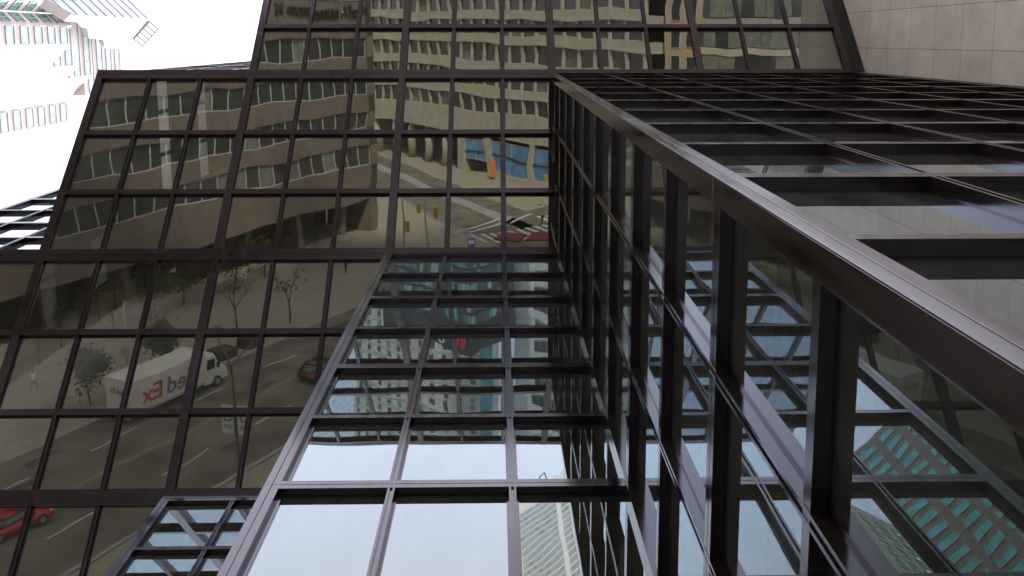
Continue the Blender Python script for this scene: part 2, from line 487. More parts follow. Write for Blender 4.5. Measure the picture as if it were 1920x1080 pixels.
mb = MB(); quad(mb, [(-1500, -1500), (1500, -1500), (1500, 1500), (-1500, 1500)], 0)
struct(mb.build('ground', PAVING))
def strip(name, m, u0, u1, v0, v1, z):
    mb = MB(); mb.poly([uv(u0, v0, z), uv(u1, v0, z), uv(u1, v1, z), uv(u0, v1, z)])
    o = mb.build(name, m)
    if o.data.polygons[0].normal.z < 0: o.data.flip_normals()
    return struct(o)
strip('road', ASPHALT, -90, 87, -48, -32, .004)
# crossing street
T = Vector((.47, .883, 0)).normalized(); N_ = Vector((T.y, -T.x, 0))
def tn(t, n, z=0): return Vector((-6.5, -121, 0)) + T * t + N_ * n + Vector((0, 0, z))
mb = MB(); mb.poly([tn(-160, -6.5, .008), tn(-160, 7.5, .008), tn(160, 7.5, .008), tn(160, -6.5, .008)])
o = mb.build('road', ASPHALT); struct(o)
if o.data.polygons[0].normal.z < 0: o.data.flip_normals()
mb = MB(); mb.poly([tn(-120, 1.2, .012), tn(-120, 3.6, .012), tn(19, 3.6, .012), tn(19, 1.2, .012)])
o = mb.build('road', PALE_ROAD); struct(o)
if o.data.polygons[0].normal.z < 0: o.data.flip_normals()
strip('road', ASPHALT, 87, 118, -54, -36, .012)
def kerb(u0, u1, v):
    mb = MB(); mb.hexa([uv(u0, v - .15, 0), uv(u1, v - .15, 0), uv(u1, v + .15, 0), uv(u0, v + .15, 0), uv(u0, v - .15, .13), uv(u1, v - .15, .13), uv(u1, v + .15, .13), uv(u0, v + .15, .13)])
    struct(mb.build('kerb', KERB))
kerb(-90, 80, -48.15); kerb(-90, 78, -31.85)
for n in (-6.65, 7.65):
    for t0, t1 in ((-120, -11), (14, 120)) if n > 0 else ((-120, 120),):
        mb = MB(); mb.hexa([tn(t0, n - .15, 0), tn(t1, n - .15, 0), tn(t1, n + .15, 0), tn(t0, n + .15, 0), tn(t0, n - .15, .13), tn(t1, n - .15, .13), tn(t1, n + .15, .13), tn(t0, n + .15, .13)])
        struct(mb.build('kerb', KERB))
# painted lines
for dv in (-.14, .14): strip('road_marking', YPAINT, -80, 74, -40.2 + dv - .06, -40.2 + dv + .06, .016)
for k in range(-10, 9):
    for v in (-44.2, -36.4): strip('road_marking', PAINT, k * 9 - 2, k * 9 + 2.2, v - .07, v + .07, .016)
def gpoly(name, m, pts, z):
    mb = MB(); mb.poly([(p[0], p[1], z) for p in pts]); o = mb.build(name, m)
    if o.data.polygons[0].normal.z < 0: o.data.flip_normals()
    return struct(o)
cd_ = Vector((3.2, 6.0, 0)).normalized(); cn = Vector((cd_.y, -cd_.x, 0))
for k in range(-3, 6):
    a = Vector((1.4, -104.2, 0)) + Vector((1.35, -2.3, 0)).normalized() * (k - 1) * -1.45 + cn * 0
    a = Vector((1.4, -104.2, 0)) + cn * (k - 1) * 1.5
    gpoly('crosswalk', PAINT, [a - cn * .35, a + cd_ * 5.6 - cn * .35, a + cd_ * 5.6 + cn * .35, a + cn * .35], .020)
for k in range(-1, 6):
    a = Vector((7.4, -113.5, 0)) + cn * k * 1.5
    gpoly('crosswalk', PAINT, [a - cn * .35, a + cd_ * 5 - cn * .35, a + cd_ * 5 + cn * .35, a + cn * .35], .028)
for p, q in (((-6.3, -102.1), (0, -112.3)), ((-4.4, -102.6), (1.3, -111)), ((1.8, -108.7), (5.2, -114))):
    p, q = Vector((*p, 0)), Vector((*q, 0)); d = (q - p).normalized(); s = Vector((d.y, -d.x, 0)) * .22
    gpoly('crosswalk', PAINT, [p - s, q - s, q + s, p + s], .036)

rp = random.Random(3)
TAR = mat('tar patch', (.05, .048, .046), .7, 0, .2, 2)
for k in range(16):
    u, v = rp.uniform(-15, 75), rp.uniform(-47, -33); a, b = rp.uniform(.4, 3.5), rp.uniform(.2, 1.1)
    strip('road_patch', TAR, u, u + a, v, v + b, .010)
for k in range(9):
    u, v = 4 + k * 8.3, rp.choice((-45.8, -42.3, -37.6, -34)); c = uv(u, v, 0); mb = MB(); mb.tube((c.x, c.y, .002), (c.x, c.y, .013), .36, .36, 16)
    tag(mb.build('manhole_cover', TAR), 'round iron manhole cover set in the street asphalt', 'manhole cover', 'manhole covers in the street')
# ------------------------------------------------------------ building materials
BROWNST = mat('brown stone cladding', (.165, .130, .108), .8, 0, .15, .6)
BEIGE = mat('beige precast concrete', (.40, .37, .30), .85, 0, .14, .5, .3, 15)
CREAM = mat('cream render', (.72, .66, .55), .85, 0, .12, .4)
WHITE = mat('white tower cladding', (.74, .72, .68), .6, 0, .08, .3)
PINK = mat('pink stone cladding', (.60, .52, .53), .7, 0, .1, .3)
CHAR = mat('charcoal cladding', (.055, .062, .066), .6, 0, .15, .5)
BRNSTRIPE = mat('brown pier', (.13, .075, .05), .7, 0, .1, .5)
def wglass(name, col, rough=.08):
    m = mat(name, col, rough, 0, .35, .45); m.node_tree.nodes['Principled BSDF'].inputs['IOR'].default_value = 1.7; return m
WGL = wglass('dark window glass', (.035, .042, .040))
TEALG = wglass('teal window glass', (.08, .33, .32))
BLUEG = wglass('blue shop glass', (.11, .25, .46))
PALEG = wglass('pale blue window glass', (.42, .56, .61), .2)
GREENG = wglass('green window glass', (.10, .30, .27), .1)
CURTAIN = mat('pale drawn blind', (.16, .165, .14), .8, 0, .3, 1.2)
MULL = mat('pale window frame', (.42, .42, .40), .5)
LETTER = mat('dark sign letters', (.03, .025, .025), .5)
WLETTER = mat('white sign letters', (.85, .85, .85), .5)
RED = mat('signal red', (.62, .03, .04), .5)

class Bld:
    """a building: wall parts plus windows; past the hundredth window the rest share one part"""
    def __init__(s, name, label, loc): s.o = thing(name, label, 'building', loc); s.w = {}; s.n = 0
    def wall(s, a, b, z0, z1, m, th=1.0, name='wall', out=0):
        """upright slab whose outer face runs a->b (outside on the right hand of a->b)"""
        a, b = Vector((*a, 0)), Vector((*b, 0)); d = (b - a).normalized(); n = Vector((d.y, -d.x, 0))
        mb = MB(); a0, b0 = a + n * out, b + n * out; a1, b1 = a - n * th, b - n * th
        mb.hexa([(*a1.xy, z0), (*a0.xy, z0), (*b0.xy, z0), (*b1.xy, z0), (*a1.xy, z1), (*a0.xy, z1), (*b0.xy, z1), (*b1.xy, z1)])
        return mb.build(name, m, s.o)
    def body(s, pl, z0, z1, m, name='wall'):
        mb = MB(); mb.prism(pl, z0, z1); return mb.build(name, m, s.o)
    def win(s, a, b, l0, l1, z0, z1, m, out=-.25, frame=True, cols=1):
        """a window between l0..l1 along a->b, its glass recessed behind a frame"""
        a, b = Vector((*a, 0)), Vector((*b, 0)); d = (b - a).normalized(); n = Vector((d.y, -d.x, 0))
        mb = MB(); f = MB()
        def bx(t, x0, x1, c0, c1, o0, o1):
            p = [a + d * x0 + n * o0, a + d * x0 + n * o1, a + d * x1 + n * o1, a + d * x1 + n * o0]
            t.hexa([(*q.xy, c0) for q in p] + [(*q.xy, c1) for q in p])
        bx(mb, l0, l1, z0, z1, out - .06, out)
        s.w.setdefault(m.name, [m, [], []])
        s.w[m.name][1].append((mb, f if frame else None))
        if frame:
            e = .09
            for k in range(cols + 1):
                x = l0 + (l1 - l0) * k / cols
                bx(f, x - e / 2, x + e / 2, z0, z1, out, out + .09)
            bx(f, l0, l1, z0, z0 + e, out, out + .11); bx(f, l0, l1, z1 - e, z1, out, out + .11)
    def done(s, limit=100):
        for m, L, _ in s.w.values():
            rest = MB(); rf = MB()
            for w, f in L:
                if s.n < limit - 1:
                    o = w.build('window', m, s.o); s.n += 1
                    if f and f.v: f.build('window_frame', MULL, o)
                else:
                    i = len(rest.v); rest.v += w.v; rest.f += [tuple(k + i for k in q) for q in w.f]
                    if f and f.v: i = len(rf.v); rf.v += f.v; rf.f += [tuple(k + i for k in q) for q in f.f]
            if rest.v:
                o = rest.build('window', m, s.o); o['kind'] = 'stuff'
                if rf.v: f2 = rf.build('window_frame', MULL, o); f2['kind'] = 'stuff'

def textmesh(s, size, m, parent, mtx, name='lettering', ext=.02):
    cu = bpy.data.curves.new(name, 'FONT'); cu.body = s; cu.size = size; cu.extrude = ext; cu.align_x = 'CENTER'; cu.offset = size * .018
    t = bpy.data.objects.new(name, cu); C.objects.link(t)
    bpy.context.view_layer.update()
    me = bpy.data.meshes.new_from_object(t.evaluated_get(bpy.context.evaluated_depsgraph_get()))
    bpy.data.objects.remove(t)
    me.materials.clear(); me.materials.append(m)
    o = bpy.data.objects.new(name, me); C.objects.link(o)
    o.parent = parent
    bpy.context.view_layer.update()
    o.matrix_world = mtx
    return o

# ---- L: long brown building with ribbon windows, its ground floor set back (plane v = -68)
def P2(u, v): p = uv(u, v); return (p.x, p.y)
L = Bld('ribbon_window_office', 'brown stone office with ribbon windows and recessed ground floor across the street', uv(40, -78))
U0, U1 = -30, 82.5
# outside faces +V: go from high u to low u so that the right hand looks to the street
LA, LB = P2(U1, -68), P2(U0, -68)
LEN = U1 - U0
bands = [(9.9, 12.6), (15.0, 17.7), (20.1, 22.8), (25.2, 27.9)]
zz = [5.0] + [z for b in bands for z in b] + [33.2]
for z0, z1 in zip(zz[0::2], zz[1::2]):
    L.wall(LA, LB, z0, z1, BROWNST, 8, 'spandrel')
L.wall(LA, LB, 33.2, 33.6, KERB, 8, 'parapet', .12)
for z0, z1 in bands:
    n = int(LEN // 2.35)
    for k in range(n):
        l0 = 1.6 + k * (LEN - 1.6) / n
        m = WGL
        rr = random.random()
        if rr < .10: m = CURTAIN
        elif rr < .13: m = GREENG if 20 < z0 < 25 and k < 8 else WGL
        L.win(LA, LB, l0, l0 + (LEN - 1.6) / n - .06, z0, z1, m, -.3)
L.body([P2(U1, -68 - .0), P2(U1 - 1.5, -68), P2(U1 - 1.5, -76), P2(U1, -76)][::-1], 0, 33.2, BROWNST, 'corner_pier')
L.body([P2(U1 - 1.6, -76.2), P2(U0, -76.2), P2(U0, -95), P2(U1, -95)], 0, 33, DARK, 'back_wall')
for k in range(12):
    u = U0 + 6 + k * 9.2
    if u < U1 - 4: L.body([P2(u - .5, -70), P2(u - .5, -71.2), P2(u + .5, -71.2), P2(u + .5, -70)][::-1], 0, 5.2, BROWNST, 'column')
L.done()
p = uv(72.5, -67.86, 31.15)
mt = Matrix((tuple(-U), (0, 0, 1), tuple(V))).transposed().to_4x4(); mt.translation = p
textmesh("nod'A nonnonnom M", 2.1, LETTER, L.o, mt, 'lettering', .12)

# ---- B: beige building with punched windows and blue shop windows beyond the crossing
BA = Vector((-22, -173)); BT = Vector((.625, .781)).normalized()
def bp(t): q = BA + BT * t; return (q.x, q.y)
B_ = Bld('punched_window_office', 'beige concrete office with square windows above blue shop windows past the crossing', (0, -160, 0))
# outside on the right hand of a->b: street side is to the +X/-... (normal (.781,-.625) is right hand of BT) -> run backwards
b0, b1 = bp(75), bp(-22)
BL = 97
def lt(t): return 75 - t
rows = [(12.2, 15.3), (17.0, 20.1), (21.8, 24.9), (26.6, 29.7), (31.4, 34.5), (36.2, 39.3), (41, 44.1)]
zz = [7.4] + [z for r in rows for z in r] + [48]
for z0, z1 in zip(zz[0::2], zz[1::2]):
    B_.wall(b0, b1, z0, z1, BEIGE, 6, 'spandrel')
    if z0 > 8: B_.wall(b0, b1, z0 + .0, z0 + .35, BEIGE, .2, 'sill', .22)
pitch = 3.65
t = 71.25
piers = []
while t > -20:
    piers.append(t); t -= pitch
mbp = []
for t in piers:
    c0 = lt(t)
    for z0, z1 in rows:
        m = WGL if random.random() < .85 else CURTAIN
        B_.win(b0, b1, c0 + .15, c0 + pitch - .3, z0, z1, m, -.4, True, 1)
for t in piers:
    c0 = lt(t)
    q0 = Vector(b0) - BT * (c0 - .3); q1 = Vector(b0) - BT * (c0 + .15)
    B_.wall(tuple(q0), tuple(q1), 7.4, 48, BEIGE, .7, 'pier', .06)
# shop front: blue windows between piers on the right, recess with round columns on the left
for (t0, t1) in ((24.7, 31.1), (33.1, 43.8), (45.2, 53.5)):
    B_.win(b0, b1, lt(t1), lt(t0), .9 if t0 > 30 else 2.2, 6.7, BLUEG, -.3, True, 2)
    z = 3.9
    q0 = Vector(b0) - BT * lt(t1); q1 = Vector(b0) - BT * lt(t0)
    B_.wall(tuple(q0), tuple(q1), z, z + .3, LETTER, .2, 'transom', -.1)
for (t0, t1) in ((53.5, 75), (43.8, 45.2), (31.1, 33.1), (22.5, 24.7)):
    q0 = Vector(b0) - BT * lt(t1); q1 = Vector(b0) - BT * lt(t0)
    B_.wall(tuple(q0), tuple(q1), 0, 7.4, BEIGE, 1.2, 'pier')
for (t0, t1) in ((33.1, 43.8), (45.2, 53.5)):
    q0 = Vector(b0) - BT * lt(t1); q1 = Vector(b0) - BT * lt(t0)
    B_.wall(tuple(q0), tuple(q1), 0, .88, BEIGE, .8, 'plinth')
for t in (10.5, 16.5, 4.5, -2, -9):
    q = BA + BT * t - Vector((-BT.y, BT.x)) * 1.2
    mb = MB(); mb.tube((q.x, q.y, 0), (q.x, q.y, 7.4), .8, .8, 16); mb.build('column', BEIGE, B_.o, True)
q = [Vector(bp(75)), Vector(bp(-22))]
nn = -Vector((-BT.y, BT.x))
q2 = [q[0] + nn * 6.05, q[1] + nn * 6.05, q[1] + nn * 26, q[0] + nn * 26]
B_.body([tuple(x) for x in q2], 0, 47.8, mat('dim lobby wall', (.10, .09, .08), .9, 0, .3, .2), 'back_wall')
B_.done()

# ---- R: dark glass building with drawn curtains, right of the beige one
Rb = Bld('curtain_wall_block', 'dark glass block with drawn curtains and brown and teal corner stripes', (45, -105, 0))
r0, r1 = (66, -84), (29.9, -110.2)
rl = math.hypot(r1[0] - r0[0], r1[1] - r0[1])
Rb.wall(r0, r1, 0, 52, CHAR, 14, 'wall')
for fl in range(12):
    z = 2 + fl * 4.1
    Rb.wall(r0, r1, z + 3.0, z + 4.0, BEIGE if fl % 3 else KERB, .2, 'spandrel', .25)
    k = 0; x = .3
    while x < rl - 1.5:
        wdt = random.choice((1.2, 1.8, 2.6))
        far = x / rl
        m = TEALG if (.12 < far < .2 or .3 < far < .36) else (BRNSTRIPE if (.22 < far < .3) else random.choice((WGL, CURTAIN, WGL, CURTAIN)))
        Rb.win(r0, r1, x, min(x + wdt - .08, rl), z + .05, z + 2.95, m, .12, False)
        x += wdt
Rb.done()

# ---- stone bay between them, its sunlight painted as an orange tan colour
Ob = Bld('sun_painted_stone_bay', 'sun-painted stone office bay with narrow windows standing at the far corner', (30, -118, 0))
o0, o1 = (29.8, -110.0), (25.2, -114.0)
Ob.wall(o0, o1, 0, 60, mat('sun-painted stone', (.42, .31, .22), .8, 0, .12, .6), 10)
for fl in range(12):
    for k in range(2):
        Ob.win(o0, o1, .9 + k * 2.6, 2.4 + k * 2.6, 3 + fl * 4.6, 6.2 + fl * 4.6, WGL, .02, True, 1)
Ob.done()

# ---- W: tall white tower
Wt = Bld('white_tower', 'very tall white tower with pale ribbon windows and a roof hoist', (16, -165, 0))
w0, w1 = (25.0, -148), (6.7, -163)
wl = math.hypot(w1[0] - w0[0], w1[1] - w0[1])
nrm = Vector((w1[1] - w0[1], -(w1[0] - w0[0]))).normalized()
Wt.body([w1, w0, (w0[0] + 20, w0[1] - 24), (w1[0] - 3, w1[1] - 30)][::-1], 0, 334, WHITE)
for x0, x1 in ((0, .9), (4.4, 6.1), (wl - .9, wl)):
    q0 = Vector(w0) + (Vector(w1) - Vector(w0)) * x0 / wl; q1 = Vector(w0) + (Vector(w1) - Vector(w0)) * x1 / wl
    Wt.wall(tuple(q0), tuple(q1), 0, 334, WHITE, .5, 'pier', .6)
PALEW = wglass('pale grey window glass', (.36, .42, .42), .3)
fl = 0
z = 325
while z > 8:
    for x0, x1, c in ((.9, 4.4, 3), (6.1, wl - .9, 10)):
        Wt.win(w0, w1, x0, x1, z - 2.4, z, PALEW if z > 120 else WGL, .03, True, c)
    z -= 4.1
Wt.done()
mb = MB(); d = Vector((w1[0] - w0[0], w1[1] - w0[1], 0)).normalized()
q = Vector((w0[0], w0[1], 334)) + d * 9
mb.tube(q, q + Vector((0, 0, 1.5)), .25); mb.tube(q + Vector((0, 0, 1.5)), q + Vector((-1, 3, 2.4)), .2); mb.tube(q + d * 2.5, q + d * 2.5 + Vector((0, 0, 1.5)), .25)
mb.tube(q + d * 2.5 + Vector((0, 0, 1.5)), q + d * 2.5 + Vector((-1, 3, 2.4)), .2); mb.tube(q + Vector((-1, 3, 2.4)), q + d * 2.5 + Vector((-1, 3, 2.4)), .15)
o = mb.build('roof_hoist', LETTER, Wt.o)

# ---- apartment tower, cream, behind the sign building
Ap = Bld('apartment_tower', 'cream apartment tower with paired windows rising behind the dark sign slab', (-25, -280, 0))
a0, a1 = (-6, -262), (-24, -268)
a2 = (-50, -290)
Ap.body([(-6, -262), (-24, -268), (-50, -290), (-40, -330), (0, -330)], 0, 175, CREAM)
for (p0, p1, nc) in ((a0, a1, 4), (a1, a2, 7)):
    ln = math.hypot(p1[0] - p0[0], p1[1] - p0[1])
    for fl in range(30):
        z = 70 + fl * 3.4
        for k in range(nc):
            x = ln * (k + .5) / nc
            Ap.win(p0, p1, x - .85, x + .85, z, z + 1.9, WGL if random.random() < .7 else TEALG, .02, True, 2)
    for k in range(nc + 1):
        x = ln * k / nc
    for fl in range(0, 30, 1):
        Ap.wall(p0, p1, 69.6 + fl * 3.4 - .2, 69.6 + fl * 3.4, BEIGE, .1, 'string_course', .12)
q = [(-1.9, -268), (-5.9, -263), (-5.9, -300), (-1.9, -300)]
Ap.body(q[::-1] if False else [(-5.9, -263), (-5.9, -300), (-1.9, -300), (-1.9, -268)], 0, 168, TEALG, 'glass_bay')
Ap.done()

# ---- sign building
Sg = Bld('sign_slab_office', 'charcoal office slab with teal ribbon windows and a white and red sign near its roof', (-14, -205, 0))
s0, s1, s2 = (1.5, -202), (-6.5, -188), (-31, -216)
Sg.body([s0, s1, s2, (-24, -236), (8, -225)], 0, 88, CHAR)
for (p0, p1) in ((s0, s1), (s1, s2)):
    ln = math.hypot(p1[0] - p0[0], p1[1] - p0[1])
    for fl in range(7):
        n = int(ln // 1.5)
        for k in range(n):
            Sg.win(p0, p1, k * ln / n + .12, (k + 1) * ln / n - .12, 56.5 + fl * 3.5, 59.3 + fl * 3.5, random.choice((TEALG, TEALG, WGL, CURTAIN, PALEW, WGL)), .05, False)
Sg.done()
d = (Vector((*s2, 0)) - Vector((*s1, 0))).normalized(); n = Vector((d.y, -d.x, 0))
def sgm(x, z): 
    m = Matrix((tuple(d), (0, 0, 1), tuple(d.cross(Vector((0, 0, 1)))))).transposed().to_4x4()
    m.translation = Vector((*s1, 0)) + d * x + n * .1 + Vector((0, 0, z)); return m
textmesh("Oapsnxxnco", 3.0, WLETTER, Sg.o, sgm(18.2, 85.5), 'lettering', .1)
mb = MB(); m_ = sgm(4.6, 82.6)
for k, (x, z, w_, h_) in enumerate(((-2.2, -1, 1.6, 5.2), (.3, -.4, 1.7, 4.8), (2.7, -1, 1.2, 3.4))):
    pts = [m_ @ Vector((x - w_, z, 0)), m_ @ Vector((x + w_ * .4, z, 0)), m_ @ Vector((x + w_, z + h_, 0)), m_ @ Vector((x - .1, z + h_, 0))]
    off = n * .12
    mb.hexa(pts + [p + off for p in pts])
mb.build('emblem', RED, Sg.o)

def rotp(L_, a=R(-3.8)): return [Vector((p.x * math.cos(a) - p.y * math.sin(a), p.x * math.sin(a) + p.y * math.cos(a))) for p in L_]
# ---- teal banded towers seen twice mirrored in the side wall
Tt = Bld('teal_banded_tower', 'brown stone tower with stepped bays and teal ribbon windows', (-85, -80, 0))
base = Vector((-62, -74)); 
e1 = Vector((-.93, .36)); 
pts = [Vector((-64, -86)), Vector((-70, -81)), Vector((-78, -73)), Vector((-84, -77)), Vector((-97, -61)), Vector((-107, -67)), Vector((-115, -100)), Vector((-84, -100))]
pts = rotp(pts, R(-5.6))
Tt.body([tuple(p) for p in pts], 0, 192, mat('olive stone', (.15, .13, .11), .8, 0, .1, .3))
for a, b in ((0, 1), (1, 2), (2, 3), (3, 4), (4, 5)):
    p0, p1 = tuple(pts[a]), tuple(pts[b]); ln = (pts[a] - pts[b]).length
    for fl in range(26):
        nn_ = max(1, int(ln // 4.6))
        for k in range(nn_):
            Tt.win(p0, p1, ln * k / nn_ + 1.0, ln * (k + 1) / nn_ - 1.0, 90 + fl * 3.9, 92.4 + fl * 3.9, TEALG, .05, True, 2)
Tt.done()
Cy = Bld('cream_corner_tower', 'cream stone tower with teal tinted square windows beside the banded tower', (-85, -125, 0))
pts = [Vector((-66, -104)), Vector((-70, -93)), Vector((-84, -102)), Vector((-82, -122))]
pts = [p * .78 for p in rotp(pts, R(-3.2))]
Cy.body([tuple(p) for p in pts], 0, 156, mat('pale green stone', (.36, .36, .28), .8, 0, .1, .3))
for a, b in ((0, 1), (1, 2)):
    p0, p1 = tuple(pts[a]), tuple(pts[b]); ln = (pts[a] - pts[b]).length
    for fl in range(30):
        for k in range(4):
            Cy.win(p0, p1, ln * (k + .25) / 4, ln * (k + .8) / 4, 49 + fl * 3.5, 51 + fl * 3.5, TEALG, .05, True, 2)
Cy.done()

# ------------------------------------------------------------ THE STEPPED TOWER, upper left, seen straight up its side
St = Bld('stepped_pink_tower', 'pale pink stone tower with stepped glass bays rising high against the sky', (-75, 5, 0))
def facade(p0, p1, z0, z1, wall_m, gl, fh=4.0, gh=2.4, zstart=60, cols=1, pier=.3, th=14):
    St.wall(p0, p1, z0, z1, wall_m, th)
    ln = math.hypot(p1[0] - p0[0], p1[1] - p0[1])
    z = max(z0, zstart)
    while z + fh <= z1 + .1:
        St.win(p0, p1, pier, ln - pier, z + (fh - gh), z + fh - .1, gl, .06, True, cols)
        z += fh
# outside on right hand of a->b; walls face +X: run a->b toward ... (d=(0,-1) -> n=(-1,0)); so use d=(0,1) -> n=(1,0)
PWH = mat('white stone facet', (.50, .47, .455), .6, 0, .05, .4)
facade((-65, -2.2), (-65, .8), 0, 148.5, PINK, PALEG, cols=1)
# green notch bays to the street side
facade((-66.6, -3.9), (-65.05, -2.25), 0, 150, PINK, GREENG, cols=2, th=6)
facade((-65, -5.6), (-66.6, -4.0), 0, 150.2, PINK, GREENG, cols=2, th=6)
facade((-65, -11), (-65, -5.65), 0, 152, PINK, PALEG, cols=2)
# long white diagonal facet, stepped top
def diag(t): return (-65 - t, .8 + t)
for (t0, t1, zt) in ((0, 3.6, 148.5), (3.6, 5.5, 159), (5.5, 9.7, 168)):
    St.wall(diag(t0), diag(t1), 0, zt, PWH, 6)
    z = 62
    while z < zt:
        a, b = diag(t0), diag(t1)
        St.wall(a, b, z, z + .05, PINK, .1, 'joint', .015); z += 4
# set back stages above
facade((-68.35, -3), (-68.35, 4.3), 148.6, 159, PINK, PALEG, zstart=148.6, cols=3, th=8)
facade((-69.9, -3), (-69.9, 6.2), 159.1, 168, PINK, PALEG, zstart=159, cols=4, th=8)
facade((-71.5, -1), (-71.5, 9.5), 168.1, 186, PINK, PALEG, zstart=168, cols=5, th=8)
# low block facing the same way at the near side
facade((-74.9, 10.6), (-74.9, 14.2), 0, 171, PINK, PALEG, cols=1, th=10)
# white upper facet and slanted crown over it
def up3(x, y, X0):                       # pixel of the traced outline -> point on the diagonal plane through (X0, ...)
    r = right * ((x - 960) / 1777.6) + up * ((331.8 - y) / 1777.6) + fwd
    k = X0 / (r.x + r.y); p = Vector((0, 0, 1.6)) + r * k
    return p
mb = MB()
pts = [up3(x, y, -66.4) for x, y in ((133, 28), (278, 36), (247, 74), (228, 92), (197, 90), (194, 74), (167, 72), (164, 53), (153, 51))]
off = Vector((-.707, -.707, 0)) * 1.5
i = len(pts)
mb.v = [tuple(p) for p in pts] + [tuple(p + off) for p in pts]
mb.f = [tuple(range(i)), tuple(reversed(range(i, 2 * i)))] + [(k, (k + 1) % i, i + (k + 1) % i, i + k) for k in range(i)]
mb.build('upper_facet', PWH, St.o)
# crown: floors of a facet turned to the street side, over the white facet
crown_c = c_ref = up3(278, 36, -66.4)
cc = crown_c.x - crown_c.y
def up4(x, y):
    r = right * ((x - 960) / 1777.6) + up * ((331.8 - y) / 1777.6) + fwd
    return Vector((0, 0, 1.6)) + r * (cc / (r.x - r.y))
outl = [up4(x, y) for x, y in ((133, 26), (278, 36), (243, 1), (205, -40), (20, -40))]
cn4 = Vector((.707, -.707, 0))
def slab(name, pts, m, o0, o1, parent):
    mb = MB(); i = len(pts)
    mb.v = [tuple(p + cn4 * o0) for p in pts] + [tuple(p + cn4 * o1) for p in pts]
    mb.f = [tuple(range(i)), tuple(reversed(range(i, 2 * i)))] + [(k, (k + 1) % i, i + (k + 1) % i, i + k) for k in range(i)]
    return mb.build(name, m, parent)
slab('crown_wall', outl, mat('grey pink cladding', (.50, .45, .48), .6), -1.5, 0, St.o)
z = 100
while z < 200:
    q = clip_poly([p.copy() for p in outl], lambda p: z - p.z)
    if len(q) > 2: q = clip_poly(q, lambda p: p.z - z - 2.3)
    if len(q) > 2: slab('window', q, PALEG, .01, .12, St.o)
    z += 3.6
St.done()
mb = MB()
q = up3(250, 72, -66.4); q2 = up3(279, 40, -66.4)
mb.tube(q, q2, .3)
for k in range(6):
    a = q.lerp(q2, k / 5); mb.tube(a, a + Vector((1.4, 1.4, .6)), .12)
mb.tube(q + Vector((1.4, 1.4, .6)), q2 + Vector((1.4, 1.4, .6)), .12)
mb.build('roof_hoist', mat('grey steel', (.25, .25, .27), .5), St.o)

# ============================================================ VEHICLES, TREES, STREET FURNITURE, PEOPLE
ang_u = math.atan2(U.y, U.x)
TYRE = mat('tyre rubber', (.02, .02, .02), .8)
RIM = mat('wheel rim', (.5, .5, .52), .3, .8)
TRUCKW = mat('white truck paint', (.60, .585, .53), .35, 0, .12, 1.2)
CARGL = wglass('vehicle glass', (.02, .025, .028), .05)
HEADL = mat('lamp lens', (.8, .8, .78), .15)
TAILL = mat('tail lamp lens', (.5, .02, .02), .2)
def wheel(parent, x, y, r=.36, w=.24):
    mb = MB(); mb.tube((x, y - w / 2, r), (x, y + w / 2, r), r, r, 20); o = mb.build('wheel', TYRE, parent)
    s = 1 if y > 0 else -1
    mb = MB(); mb.tube((x, y + s * w * .3, r), (x, y + s * (w / 2 + .015), r), r * .62, r * .55, 14); c = mb.build('rim', RIM, o)
def loft(mb, secs):
    """secs: list of closed rings with equal counts"""
    i0 = len(mb.v); n = len(secs[0])
    for r in secs: mb.v += [tuple(p) for p in r]
    for a in range(len(secs) - 1):
        for k in range(n):
            mb.f.append((i0 + a * n + k, i0 + a * n + (k + 1) % n, i0 + (a + 1) * n + (k + 1) % n, i0 + (a + 1) * n + k))
    mb.f.append(tuple(i0 + k for k in reversed(range(n)))); mb.f.append(tuple(i0 + (len(secs) - 1) * n + k for k in range(n)))
def ring(x, w0, w1, z0, z1):            # rounded section across the car
    m = (z0 + z1) / 2
    return [(x, -w0 * .92, z0), (x, -w0, z0 + .12), (x, -w0, m), (x, -w1, z1 - .06), (x, -w1 * .85, z1), (x, w1 * .85, z1), (x, w1, z1 - .06), (x, w0, m), (x, w0, z0 + .12), (x, w0 * .92, z0)]
